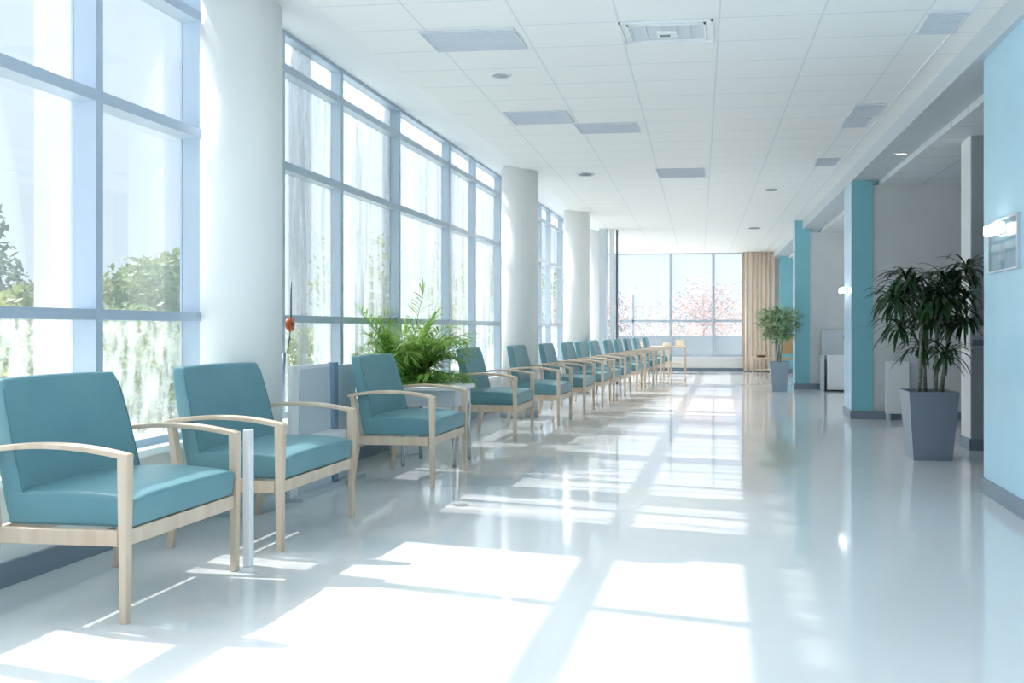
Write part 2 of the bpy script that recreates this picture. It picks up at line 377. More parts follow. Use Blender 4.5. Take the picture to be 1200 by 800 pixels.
# ---------------------------------------------------------------- armchair
def make_chair():
    r = empty('armchair')
    W = .385; wd = .042
    fr = MB()
    h = wd / 2
    fr.box(.262, .296, -W + wd, W - wd, .30, .362)
    fr.box(-.285, -.255, -W + wd, W - wd, .30, .362)
    for s in (-1, 1):
        y0, y1 = sorted((s * (W - .008), s * (W - .034)))
        fr.box(-.27, .262, y0, y1, .30, .362)
    fr.build('seat_frame', M['wood'], r, bevel=.003, seg=1)
    for s in (-1, 1):
        c = s * (W - h)
        def sq(x, z, hw, hd): return [(x - hd, c - hw, z), (x + hd, c - hw, z), (x + hd, c + hw, z), (x - hd, c + hw, z)]
        MB().hexa(sq(.287, 0, .015, .015), sq(.287, .655, h, h)).build('leg', M['wood'], r, bevel=.003, seg=1)
        mb = MB(); lv = [(-.325, 0, .014), (-.285, .30, .018), (-.280, .38, .018), (-.318, .655, .015)]
        vs = []
        for x, z, k in lv: vs += sq(x, z, h if z else .015, k)
        fs = [(3, 2, 1, 0), (12, 13, 14, 15)] + [(4 * i + j, 4 * i + (j + 1) % 4, 4 * i + 4 + (j + 1) % 4, 4 * i + 4 + j) for i in range(3) for j in range(4)]
        mb.add(vs, fs).build('leg', M['wood'], r, bevel=.003, seg=1)
        # arm: a bowed rail from the front leg to behind the back cushion
        n = 14; vs = []
        for i in range(n + 1):
            t = i / n; x = .309 - t * .66
            z = .655 + .040 * math.sin(PI * min(1, t * .95 + .02)) ** .8 + .008 * t
            th = .025 - .004 * math.sin(PI * t); w2 = .021 + .010 * math.sin(PI * min(1, t * 1.1))
            vs += [(x, c - w2, z - th), (x, c + w2, z - th), (x, c + w2, z), (x, c - w2, z)]
        fs = [(0, 1, 2, 3), (4 * n + 3, 4 * n + 2, 4 * n + 1, 4 * n)] + [(4 * i + j, 4 * i + 4 + j, 4 * i + 4 + (j + 1) % 4, 4 * i + (j + 1) % 4) for i in range(n) for j in range(4)]
        MB().add(vs, fs).build('armrest', M['wood'], r, bevel=.006, seg=2)
    # seat cushion, gently crowned and rolled over at the front
    nx, ny = 10, 8; vs = []; xs0, xs1, yw = -.25, .308, W - wd - .003
    for i in range(nx + 1):
        for j in range(ny + 1):
            u, v = i / nx, j / ny * 2 - 1
            x = xs0 + (xs1 - xs0) * u
            z = .492 + .014 * (1 - v ** 4) - .018 * max(0, u - .8) / .2 * (max(0, u - .8) / .2) + .012 * math.sin(PI * min(1, u * 1.2))
            vs.append((x, yw * v, z))
    nt_ = len(vs)
    for i in range(nx + 1):
        for j in range(ny + 1):
            u, v = i / nx, j / ny * 2 - 1
            vs.append((xs0 + (xs1 - xs0 - .012) * u, (yw - .004) * v, .366))
    q = lambda i, j: i * (ny + 1) + j
    fs = []
    for i in range(nx):
        for j in range(ny):
            fs.append((q(i, j), q(i + 1, j), q(i + 1, j + 1), q(i, j + 1))); fs.append(tuple(nt_ + k for k in (q(i, j), q(i, j + 1), q(i + 1, j + 1), q(i + 1, j))))
    for i in range(nx):
        for j in (0, ny): fs.append((q(i, j), q(i + 1, j), nt_ + q(i + 1, j), nt_ + q(i, j)))
    for j in range(ny):
        for i in (0, nx): fs.append((q(i, j), q(i, j + 1), nt_ + q(i, j + 1), nt_ + q(i, j)))
    seat = MB().add(vs, fs).build('seat', M['teal'], r, bevel=.016, seg=3)
    for p in seat.data.polygons: p.use_smooth = True
    # back cushion: tapering, raked, with shoulders drawn in
    prof = [(.400, .330, -.160), (.48, .337, -.176), (.60, .337, -.204), (.72, .335, -.234), (.83, .329, -.262), (.905, .320, -.281), (.945, .308, -.292)]
    vs = []; ny = 8; K = len(prof)
    for side in (0, 1):
        for z, hw, x in prof:
            for j in range(ny + 1):
                v = j / ny * 2 - 1
                th = .098 - .03 * (z - .4) / .55
                xx = x - .012 * (1 - v * v) if side == 0 else x - th - .006 * (1 - v * v)
                vs.append((xx, hw * v, z + (.006 * (1 - v * v) if z > .94 else 0)))
    n1 = K * (ny + 1); q = lambda i, j: i * (ny + 1) + j; fs = []
    for i in range(K - 1):
        for j in range(ny):
            fs.append((q(i, j), q(i, j + 1), q(i + 1, j + 1), q(i + 1, j))); fs.append(tuple(n1 + k for k in (q(i, j), q(i + 1, j), q(i + 1, j + 1), q(i, j + 1))))
        for j in (0, ny): fs.append((q(i, j), q(i + 1, j), n1 + q(i + 1, j), n1 + q(i, j)))
    for j in range(ny):
        for i in (0, K - 1): fs.append((q(i, j), q(i, j + 1), n1 + q(i, j + 1), n1 + q(i, j)))
    bk = MB().add(vs, fs).build('backrest', M['teal'], r, bevel=.012, seg=3)
    for s in (-1, 1):
        MB().tube([(x - .002, s * (hw - .0015), z) for z, hw, x in prof[:-1]], .0026, 6).build('seam', M['piping'], bk)
    return r
ch0 = make_chair()
chairs = []
def put_chair(x, y, phi, label):
    o = ch0 if not chairs else copy_tree(ch0)
    o.location = (x, y, 0); o.rotation_euler = (0, 0, math.radians(phi))
    tag(o, label, 'armchair', 'teal armchairs along the window wall'); chairs.append(o)
    return o
# x, y are the chair's floor centre; front feet lie .29 ahead of it
def by_front(fx, fy, phi, label):
    a = math.radians(phi)
    return put_chair(fx - .287 * math.cos(a), fy - .287 * math.sin(a), phi, label)
by_front(-2.325, 3.47, -1, 'teal armchair closest to the camera, its near end cut by the frame edge')
o2 = by_front(-2.28, 4.60, -1, 'second teal armchair from the camera, in front of the thickest white column')
o2.scale = (1, 1.12, 1)
by_front(-2.11, 6.37, -1, 'third teal armchair from the camera, standing just before the leafy green palm')
by_front(-2.13, 8.90, -1, 'fourth teal armchair from the camera, first one beyond the green palm')
lab = ['fifth teal armchair from the camera, just before the second white column', 'sixth teal armchair from the camera, standing beside the second white column',
       'seventh teal armchair from the camera, in the gap before the third column', 'eighth teal armchair from the camera, against the third white column',
       'ninth teal armchair from the camera, just past the third white column', 'tenth teal armchair from the camera in the window row',
       'eleventh teal armchair from the camera in the window row', 'twelfth teal armchair from the camera, third from the far end',
       'thirteenth teal armchair from the camera, last but one at the far end', 'last teal armchair of the window row, at its far end by the low table']
for px, l in zip((612, 646, 670, 685, 700, 716, 727, 738, 748.5, 759), lab):
    q_ = (850 - px) / 1000; Y = 3.152 / (q_ + .06); Xb = -(2.6 - .06 * (Y - 9.2))
    put_chair(Xb + .28, Y - .30, -1, l)

# ---------------------------------------------------------------- plants
def leaf_strip(mb, base, dirv, length, width, droop, seg=4, fold=.25, mi=0, up=Vector((0, 0, 1))):
    d = dirv.normalized(); p = Vector(base); side = d.cross(up)
    if side.length < 1e-3: side = Vector((1, 0, 0))
    side.normalize(); vs = []; st = length / seg
    for i in range(seg + 1):
        t = i / seg; w = width * (math.sin(PI * (t * .86 + .08)) ** .8) * .5
        if i == seg: w = width * .03
        nrm = side.cross(d).normalized()
        vs += [tuple(p - side * w + nrm * w * fold), tuple(p), tuple(p + side * w + nrm * w * fold)]
        p = p + d * st; d = (d + Vector((0, 0, -1)) * droop * st / length * (0.5 + t)).normalized()
    fs = []
    for i in range(seg):
        a = 3 * i; fs += [(a, a + 1, a + 4, a + 3), (a + 1, a + 2, a + 5, a + 4)]
    mb.add(vs, fs, mi, True)

# palm with arching feathery fronds, in a tall pot behind the side table
px_, py_ = -2.94, 7.60
t = tag(empty('potted_palm', (px_, py_, 0)), 'bright green leafy palm behind the white side table, by the windows', 'potted plant')
rim = .60
MB().lathe(0, 0, [(.0, 0), (.13, 0), (.14, .02), (.17, rim), (.155, rim), (.15, rim - .05), (0, rim - .05)]).build('pot', M['white'], t)
MB().cyl(0, 0, rim - .06, rim - .04, .152, n=24).build('soil', M['soil'], t)
rnd = random.Random(3); fol = MB(); stm = MB()
for i in range(96):
    az = rnd.uniform(0, 2 * PI); lean = rnd.uniform(.08, 1.0) ** .8; L = rnd.uniform(.46, .94)
    p = Vector((.05 * math.cos(az), .05 * math.sin(az), rim - .05)); d = Vector((math.cos(az) * lean * .65, math.sin(az) * lean * .8, 1)).normalized()
    if i % 3 == 0: L *= .7; d = Vector((math.cos(az) * 1.0, math.sin(az) * 1.1, .65)).normalized()
    pts = [p.copy()]; n = 14
    for k in range(n):
        p = p + d * L / n; d = (d + Vector((math.cos(az) * .05 * lean, math.sin(az) * .05 * lean, -.10 * (k / n) * (1 + lean)))).normalized(); pts.append(p.copy())
    stm.tube(pts, .006, 5, r1=.002)
    for k in range(4, n + 1):
        tt = k / n; q0 = pts[k]; dd = (pts[k] - pts[k - 1]).normalized()
        sd = dd.cross(Vector((0, 0, 1)));  sd = sd.normalized() if sd.length > .01 else Vector((1, 0, 0))
        for s in (-1, 1):
            for rep in (0, 1):
                ld = (dd * rnd.uniform(.5, 1.0) + sd * s * rnd.uniform(.5, 1.1) + Vector((0, 0, rnd.uniform(-.25, .35)))).normalized()
                leaf_strip(fol, q0 - dd * rep * L / n * .5, ld, rnd.uniform(.15, .26) * (1.1 - .35 * abs(tt - .6)), rnd.uniform(.013, .020), rnd.uniform(.5, 1.7), 4)
    for w in range(4): leaf_strip(fol, pts[-1], (d + Vector((rnd.uniform(-.5, .5), rnd.uniform(-.5, .5), rnd.uniform(-.2, .3)))).normalized(), rnd.uniform(.14, .22), .011, .9, 4)
# keep foliage on the room side of the glass
fol.v = [(max(x, XW + .03 - px_), max(y, 6.92 - py_), z) for x, y, z in fol.v]
fol.build('foliage', M['palm'], t); stm.build('stems', M['stemgreen'], t)

# dracaena in a tapered square planter on the right
dx, dy = 1.86, 7.62
dx, dy = on_z(1070, 540); dx += .175; dy += .19
t = tag(empty('potted_dracaena', (dx, dy, 0)), 'tall dark strap-leaved plant in a tapered grey planter beside the blue wall', 'potted plant')
hb, ht, Hp = .165, .212, .60
def planter(t, hb, ht, Hp, m1, m2):
    mb = MB(); sq = lambda h, z, i=0: [(-h + i, -h + i, z), (h - i, -h + i, z), (h - i, h - i, z), (-h + i, h - i, z)]
    vs = sq(hb, 0) + sq(ht, Hp) + sq(ht, Hp, .018) + sq(ht, Hp - .05, .022)
    fs = [(3, 2, 1, 0)] + [(a, (a + 1) % 4, 4 + (a + 1) % 4, 4 + a) for a in range(4)] + [(4 + a, 4 + (a + 1) % 4, 8 + (a + 1) % 4, 8 + a) for a in range(4)] + [(8 + a, 8 + (a + 1) % 4, 12 + (a + 1) % 4, 12 + a) for a in range(4)]
    mb.add(vs, fs); o = mb.build('planter', [m1, m2], t)
    s = ht - .022
    MB().box(-s, s, -s, s, Hp - .07, Hp - .045).build('soil', M['soil'], t)
planter(t, hb, ht, Hp, M['pot_grey'], M['pot_light'])
rnd = random.Random(11); fol = MB()
canes = [(-.09, -.02, .02, -.06, .99), (-.02, .04, -.03, .0, 1.12), (.05, -.03, .03, .03, 1.15), (.11, .02, .09, .0, .97), (.0, -.06, .0, -.05, .80)]
heads = []
for (x, y, lx, ly, L) in canes[:4]:
    mb = MB(); pts = [(x + lx * s, y + ly * s, Hp - .05 + L * .72 * s + 0) for s in (0, .25, .5, .75, 1)]
    mb.tube(pts, .020, 8, r1=.014); tip = Vector(pts[-1])
    for k in range(3):
        az = rnd.uniform(0, 2 * PI); e = tip + Vector((math.cos(az) * .24, math.sin(az) * .16, rnd.uniform(.02, .34)))
        mb.tube([tip - Vector((0, 0, .08)), tip * .4 + e * .6, e], .009, 6, r1=.006); heads.append(e)
    mb.build('cane', M['cane'], t)
for e in heads + [Vector((-.06, 0, 1.02)), Vector((.14, -.03, .98)), Vector((.02, 0, 1.3)), Vector((-.24, -.04, 1.46)), Vector((.3, 0, 1.48)), Vector((-.12, .0, 1.63)), Vector((.14, .03, 1.64)), Vector((.3, -.03, 1.25)), Vector((-.26, -.03, 1.22))]:
    for k in range(34):
        az = rnd.uniform(0, 2 * PI); el = rnd.uniform(-.5, 1.1)
        leaf_strip(fol, e + Vector((0, 0, -rnd.uniform(0, .10))), Vector((math.cos(az), math.sin(az), el)), rnd.uniform(.2, .36), rnd.uniform(.022, .036), rnd.uniform(1.2, 3.0), 6, .3)
fol.v = [(x, min(y, 8.28 - dy), z) for x, y, z in fol.v]
fol.build('foliage', M['drac'], t)

# small mottled tree at the far pier
fy = 15.95; fx = x_at(913, fy)
t = tag(empty('potted_ficus', (fx, fy, 0)), 'pale mottled bushy plant in a blue-grey planter by the far teal pier', 'potted plant')
planter(t, .125, .185, .54, M['pot_blue'], M['pot_blue'])
rnd = random.Random(5); fol = MB(); mb = MB()
for k in range(4):
    a = k * PI / 2 + .5; mb.tube([(.03 * math.cos(a), .03 * math.sin(a), .5), (.05 * math.cos(a + 1), .05 * math.sin(a + 1), .8), (.12 * math.cos(a), .12 * math.sin(a), 1.15)], .014, 6, r1=.006)
mb.build('trunk', M['cane'], t)
for k in range(900):
    az = rnd.uniform(0, 2 * PI); r_ = rnd.uniform(0, 1) ** .5; zz = rnd.uniform(-1, 1)
    c = Vector((math.cos(az) * r_ * .33, math.sin(az) * r_ * .33, 1.22 + zz * .34 * (1.1 - r_ * .4)))
    if zz < -.3: c.x *= .7; c.y *= .7
    leaf_strip(fol, c, Vector((math.cos(az), math.sin(az), rnd.uniform(-.2, .8))), rnd.uniform(.12, .2), rnd.uniform(.03, .05), rnd.uniform(.8, 2), 3, .2)
fol.build('foliage', M['ficus'], t)

# ---------------------------------------------------------------- side furniture by the windows
# white side table between third and fourth armchair
tx0, tx1, ty0, ty1 = -2.72, -2.20, 6.84, 7.36
t = tag(empty('side_table', ((tx0 + tx1) / 2, (ty0 + ty1) / 2, 0)), 'white side table between the third and fourth armchairs', 'side table')
ox, oy = t.location.x, t.location.y
MB().box(tx0 - ox, tx1 - ox, ty0 - oy, ty1 - oy, .635, .665).build('tabletop', M['white'], t, bevel=.004, seg=1)
MB().box(tx0 - ox + .03, tx1 - ox - .03, ty0 - oy + .04, ty1 - oy - .04, .50, .635).build('drawer_box', M['panelgrey'], t, bevel=.003, seg=1)
MB().box(tx1 - ox - .03, tx1 - ox - .022, -.05, .16, .53, .61).build('label_plate', M['white'], t)
for sx in (-1, 1):
    for sy in (-1, 1):
        MB().cyl(sx * .22, sy * .21, 0, .50, .016, n=12).build('leg', M['chrome'], t)
# low partition between second and third armchair
gx = -2.88; ya_, yb_ = y_at(337, gx), y_at(414, gx)
t = tag(empty('low_partition', (gx, (ya_ + yb_) / 2, 0)), 'low grey and white partition screen between the second and third armchairs', 'partition screen')
L = yb_ - ya_; ym = y_at(388, gx) - (ya_ + yb_) / 2
def slab(x, y0, y1, z1, th, lean=0): 
    return MB().hexa([(x, y0, .03), (x + th, y0, .03), (x + th, y1, .03), (x, y1, .03)], [(x, y0 + lean, z1), (x + th, y0 + lean, z1), (x + th, y1 - lean, z1), (x, y1 - lean, z1)])
slab(-.01, -L / 2, ym - .03, .90, .03, .03).build('panel', M['white'], t, bevel=.003, seg=1)
slab(.0205, -L / 2 + .10, ym - .06, .875, .006, .015).build('inset', M['panelgrey'], t)
slab(-.015, ym - .035, ym + .035, .905, .055).build('post', M['slateblue'], t, bevel=.003, seg=1)
slab(-.01, ym + .04, L / 2, .88, .03).build('panel', M['panelgrey'], t, bevel=.003, seg=1)
MB().box(-.06, .14, -L / 2 + .1, ym - .05, .36, .42).build('ledge', M['white'], t, bevel=.004, seg=1)
MB().box(-.06, .10, -L / 2, L / 2, 0, .03).build('foot_plate', M['panelgrey'], t)
# orange signal disc on a bent rod
sx_, sy_ = -3.04, y_at(335, -3.04)
t = tag(empty('signal_rod', (sx_, sy_, 0)), 'small round orange disc on a thin bent dark rod beside the white column', 'signal rod')
zf = lambda py: z_at(py, sx_, sy_)
dyp = lambda px: y_at(px, sx_) - sy_
MB().cyl(0, 0, 0, .015, .07, n=24).build('base', M['slateblue'], t)
MB().tube([(0, dyp(326), .0), (0, dyp(329), .5), (0, dyp(333), zf(414))], .012, 8).build('pole', M['slateblue'], t)
MB().tube([(0, dyp(333), zf(414)), (.0, dyp(337), zf(413)), (0, dyp(340), zf(388))], .004, 6).tube([(0, dyp(341), zf(375)), (0, dyp(341), zf(330))], .005, 6).build('wire', M['darkmetal'], t)
d = MB(); vs = []; n = 24
d.tube([(-.012, dyp(340), zf(380)), (.012, dyp(340), zf(380))], .047, 24)
d.build('disc', M['orange'], t, bevel=.004, seg=2)
MB().tube([(.012, dyp(340), zf(380)), (.018, dyp(340), zf(380))], .012, 12).build('boss', M['wood_dark'], t)
# white upright near first armchair
wx, wy = on_z(287, 665)
t = tag(MB().box(-.018, .018, -.02, .02, 0, .662).build('white_upright', M['white'], None, bevel=.003, seg=1), 'narrow white upright post standing against the front leg of the closest armchair', 'post')
t.location = (wx + .0, wy + .03, 0)

# low tables at the end of the row
ex_, ey_ = -1.62, 21.9
t = tag(empty('low_table', (ex_, ey_, 0)), 'long pale low table with slim legs at the far end of the armchair row', 'table')
MB().box(-.62, .62, -.3, .3, .66, .70).build('tabletop', M['wood'], t)
for sx in (-1, 1):
    for sy in (-1, 1): MB().box(sx * .59 - .018, sx * .59 + .018, sy * .27 - .018, sy * .27 + .018, 0, .66).build('leg', M['wood'], t)
MB().box(-.58, .58, -.26, .26, .25, .27).build('shelf', M['wood'], t)
for (ox_, w, h, l) in ((.46, .10, .16, 'taller cream box on the end of the far low table'), (.12, .09, .09, 'small cream box on the middle of the far low table'), (-.48, .08, .12, 'cream box on the near end of the far low table, beside the last armchair')):
    b = tag(MB().box(-w, w, -.08, .08, 0, h).build('small_box', M['cream'], None, bevel=.004, seg=1), l, 'box'); b.location = (ex_ + ox_, ey_, .70)

# curtain, bunched folds with depth
def curtain(x0, x1, y, z0, z1, label):
    n = 150; vs = []
    for zz in (z0, (z0 + z1) / 2, z1):
        for s in (0, 1):
            for i in range(n + 1):
                u = i / n; x = x0 + (x1 - x0) * u
                amp = .038 if zz > z0 else .05
                yy = y + amp * math.sin(u * 2 * PI * 7 + .8 * math.sin(u * 11)) + .012 * math.sin(u * 61)
                vs.append((x, yy + s * .006, zz))
    m_ = n + 1; fs = []
    for k in range(2):
        for i in range(n):
            a = 2 * k * m_ + i; b = a + 2 * m_; fs.append((a, a + 1, b + 1, b)); a += m_; b += m_; fs.append((a, b, b + 1, a + 1))
    for i in range(n):
        fs.append((i, m_ + i, m_ + i + 1, i + 1)); q = 4 * m_; fs.append((q + i, q + i + 1, q + m_ + i + 1, q + m_ + i))
    t = tag(MB().add(vs, fs, 0, True).build('curtain', M['curtain']), label, 'curtain')
cy = 22.95
curtain(x_at(871, cy), x_at(908, cy), cy, .03, ZC - .005, 'floor-length beige curtain drawn beside the end window')
# wooden side table and framed board beyond the far plant
ax, ay = x_at(893, 21.4), 21.4
t = tag(empty('console_table', (ax, ay, 0)), 'small light wood side table in front of the beige curtain', 'table')
MB().box(-.24, .24, -.2, .2, .40, .44).build('tabletop', M['wood'], t)
MB().box(-.22, .22, -.18, .18, .12, .15).build('shelf', M['wood'], t)
for sx in (-1, 1):
    for sy in (-1, 1): MB().box(sx * .22 - .015, sx * .22 + .015, sy * .18 - .015, sy * .18 + .015, 0, .40).build('leg', M['wood'], t)
b = tag(MB().cyl(0, 0, 0, .05, .10, .13, n=20).build('serving_bowl', M['wood_dark']), 'brown wooden bowl on the small side table before the curtain', 'bowl'); b.location = (ax - .02, ay, .44)
t = tag(empty('amber_chair', (x_at(925, 20.4), 20.4, 0)), 'amber-backed wooden chair half hidden behind the far potted plant', 'chair')
MB().box(-.2, .2, -.2, .2, .42, .47).build('seat', M['amber'], t, bevel=.01)
MB().box(-.19, .19, .16, .2, .55, 1.0).build('backrest', M['amber'], t, bevel=.012)
for sx in (-1, 1):
    MB().box(sx * .18 - .015, sx * .18 + .015, -.19, -.16, 0, .42).build('leg', M['wood'], t)
    MB().box(sx * .18 - .015, sx * .18 + .015, .165, .195, 0, .98).build('leg', M['wood'], t)
# white cabinet at the far alcove
kx, ky = on_z(966, 458)
t = tag(empty('white_cabinet', (kx + .22, 16.1, 0)), 'white cabinet with raised grey back panel beside the far alcove wall', 'cabinet')
MB().box(-.18, .34, -.18, .22, .03, .66).build('body', M['white'], t, bevel=.006)
MB().box(-.24, .34, .222, .26, 0, 1.13).build('back_panel', M['panelgrey'], t, bevel=.004, seg=1)
MB().box(-.26, -.235, -.2, .26, 0, .66).build('end_panel', M['panelgrey'], t)
MB().box(-.15, .31, -.19, -.181, .08, .62).build('door', M['white'], t, bevel=.003, seg=1)
MB().box(.16, .24, .21, .221, .98, 1.0).build('handle', M['chrome'], t)
# small white board on the alcove wall behind the dracaena
wx0, wx1 = x_at(1038, 11.0), x_at(1066, 11.0)
t = tag(empty('wall_panel', ((wx0 + wx1) / 2, 11.03, .08)), 'plain white board standing at the alcove wall behind the tapered planter', 'panel')
w = (wx1 - wx0) / 2
MB().box(-w, w, -.02, .02, 0, .66).build('board', M['white'], t, bevel=.004, seg=1)
for s in (-1, 1): MB().box(s * w * .8 - .02, s * w * .8 + .02, -.08, .02, -.08, 0).build('foot', M['panelgrey'], t)
# dispenser on the slate wall
px0 = x_at(1131, 8.34)
t = tag(empty('paper_dispenser', (px0 + .13, 8.34, z_at(407, 2.4, 8.34))), 'white and grey paper dispenser on the dark grey wall behind the strap-leaved plant', 'dispenser')
MB().box(-.11, .17, -.09, 0, 0, .2).build('housing', M['panelgrey'], t, bevel=.006)
MB().box(-.09, .15, -.096, -.09, .10, .18).build('cover', M['white'], t)
MB().box(-.09, .15, -.096, -.09, .015, .075).build('tray', M['base'], t)
# framed glass picture on the near blue wall, with a lamp over it
def wall_pt(px, py): 
    Y = y_at(px, XR); return Y, z_at(py, XR, Y)
ya, yb = y_at(1161, XR), y_at(1196, XR)
z0, z1 = z_at(321, XR, ya), z_at(262, XR, ya)
t = tag(empty('framed_notice', (XR, (ya + yb) / 2, (z0 + z1) / 2)), 'glazed pale blue notice in a thin metal frame on the light blue wall', 'framed notice')
hw, hh = abs(ya - yb) / 2, (z1 - z0) / 2
mb = MB(); f = .012
mb.box(-.022, -.001, -hw, hw, -hh, -hh + f).box(-.022, -.001, -hw, hw, hh - f, hh).box(-.022, -.001, -hw, -hw + f, -hh + f, hh - f).box(-.022, -.001, hw - f, hw, -hh + f, hh - f)
mb.build('frame', M['panelgrey'], t)
MB().box(-.008, -.001, -hw + f, hw - f, -hh + f, hh - f).build('backing', M['wall_teal'], t)
MB().box(-.0095, -.0085, -.03, .10, -hh + .07, hh - .16).build('sheet', M['white'], t)
MB().box(-.016, -.012, -hw + f, hw - f, -hh + f, hh - f).build('glass', M['glass_pic'], t)
def sconce(x, y, z, label, k=1):
    t = tag(empty('wall_lamp', (x, y, z)), label, 'wall lamp', 'wall lamps on the blue piers')
    MB().box(-.03, -.001, -.09 * k, .09 * k, -.03, .03).build('bracket', M['chrome'], t, bevel=.003, seg=1)
    MB().box(-.09, -.03, -.17 * k, .17 * k, -.035, .035).build('diffuser', M['lamp'], t, bevel=.012)
    return t
yl, zl = wall_pt(1176, 268)
sconce(XR, yl + .0, z1 - .07, 'lit white wall lamp above the framed notice on the near blue wall', .8)
sconce(1.594, 11.45, z_at(340, 1.594, 11.45), 'lit white wall lamp on the side of the middle teal and blue pier', .9)

# ---------------------------------------------------------------- ceiling fittings
def rect_panel(x0, x1, y0, y1, z, label, name='ceiling_vent', m='vent'):
    cx, cyy = (x0 + x1) / 2, (y0 + y1) / 2; w, h = (x1 - x0) / 2, (y1 - y0) / 2
    t = tag(empty(name, (cx, cyy, z)), label, 'ceiling vent', 'grey ceiling vents')
    mb = MB(); f = .012
    mb.box(-w, w, -h, -h + f, -.012, -.001).box(-w, w, h - f, h, -.012, -.001).box(-w, -w + f, -h + f, h - f, -.012, -.001).box(w - f, w, -h + f, h - f, -.012, -.001)
    mb.build('frame', M['vent'], t)
    MB().box(-w + f, w - f, -h + f, h - f, -.004, -.001).build('backing', M['vent_dark' if m == 'vent_dark' else 'vent'], t)
    mb = MB(); n = 14
    for i in range(n):
        yy = -h + f + (2 * h - 2 * f) * (i + .5) / n; mb.box(-w + f, w - f, yy - .004, yy + .004, -.010, -.004)
    mb.build('slats', M['vent'], t)
    return t
def px_rect(x0, y0, x1, y1, z=ZC):   # centre row of a panel seen in the ceiling
    ax, ay = on_z((x0 + x1) / 2, y0, z); bx, by = on_z((x0 + x1) / 2, y1, z); ym_ = (ay + by) / 2; yc = (y0 + y1) / 2
    l, _ = on_z(x0, yc, z); r_, _ = on_z(x1, yc, z)
    return l, r_, min(ay, by), max(ay, by)
for (r4, l) in (((500, 34, 611, 58), 'large grey-blue vent in the second row of tiles, over the second armchair'),
                ((595, 130, 669, 144), 'grey-blue ceiling vent, the first of two side by side past the ring vent'),
                ((676, 144, 749, 155), 'grey-blue ceiling vent, the second of two side by side toward mid ceiling'),
                ((770, 197, 827, 207), 'small grey-blue vent alone in the middle of the ceiling'),
                ((1082, 13, 1128, 38), 'slatted vent by the ceiling rail closest to the blue wall'),
                ((998, 122, 1034, 135), 'short vent by the ceiling rail, nearer one of a touching pair'),
                ((988, 137, 1018, 148), 'short vent by the ceiling rail, farther one of a touching pair'),
                ((956, 185, 982, 193), 'small far vent by the ceiling rail before the teal pier')):
    rect_panel(*px_rect(*r4), ZC, l)
x0, x1, y0, y1 = px_rect(728, 24, 836, 49)
t = tag(empty('air_diffuser', ((x0 + x1) / 2, (y0 + y1) / 2, ZC)), 'rectangular framed air diffuser with a white centre nozzle in the tiled ceiling', 'air diffuser')
w, h = (x1 - x0) / 2, (y1 - y0) / 2
mb = MB()
for k, f in ((0, 0), (1, .05)):
    W_, H_ = w - f, h - f; q = .012
    mb.box(-W_, W_, -H_, -H_ + q, -.014, -.001).box(-W_, W_, H_ - q, H_, -.014, -.001).box(-W_, -W_ + q, -H_, H_, -.014, -.001).box(W_ - q, W_, -H_, H_, -.014, -.001)
mb.build('frame', M['white'], t)
MB().box(-w + .06, w - .06, -h + .06, h - .06, -.006, -.001).build('backing', M['vent'], t)
mb = MB(); 
for i in range(6): mb.box(-w + .07 + i * .1, -w + .075 + i * .1, -h + .06, h - .06, -.012, -.006)
mb.build('slats', M['white'], t)
MB().box(-.07, .07, -.04, .04, -.028, -.006).build('nozzle', M['white'], t, bevel=.006)
MB().box(-.05, .02, -.015, .015, -.032, -.028).build('slot', M['vent_dark'], t)
def round_fit(px, py, z, r, label, lit=False, name='downlight'):
    x, y = on_z(px, py, z)
    t = tag(empty(name, (x, y, z)), label, 'ceiling light' if name == 'downlight' else 'ceiling vent')
    MB().lathe(0, 0, [(r * .78, -.001), (r * .78, -.010), (r, -.012), (r * 1.05, -.001)], 28).build('trim_ring', M['white'] if name != 'downlight' else M['chrome'], t)
    MB().cyl(0, 0, -.006, -.001, r * .78, n=28).build('recess', M['lamp_ceiling'] if lit else M['vent_dark'], t)
    if name != 'downlight':
        mb = MB()
        for i in range(-3, 4): mb.box(i * r * .2 - .003, i * r * .2 + .003, -r * .72 * math.cos(i * .3), r * .72 * math.cos(i * .3), -.012, -.006)
        mb.build('slats', M['white'], t)
    return t
round_fit(587, 88, ZC, .085, 'small round slotted vent in the tiled ceiling near the window band', name='round_vent')
round_fit(1056, 180, zb, .075, 'round downlight set in the beam before the middle teal pier', True)
round_fit(1037, 154, ZC, .018, 'tiny dark round ceiling sensor beside the rail', name='ceiling_sensor')
round_fit(904, 222, ZC, .09, 'shallow round downlight in the tiles toward the far end')
round_fit(974, 261, zb, .075, 'round downlight in the beam just before the far teal pier', True)
round_fit(686, 204, ZC, .12, 'wide flat round fitting in the ceiling above the fifth armchair')
round_fit(884, 267, ZC, .12, 'round ceiling fitting farthest along the hall, above the far plant')

# ---------------------------------------------------------------- outdoors
struct('outdoor_ground', MB().box(-60, XW - .14, -30, 60, -.5, -.15).box(XW - .14, 30, YE + .15, 60, -.5, -.15).box(5.2, 30, -30, YE + .15, -.5, -.15), M['ground'])
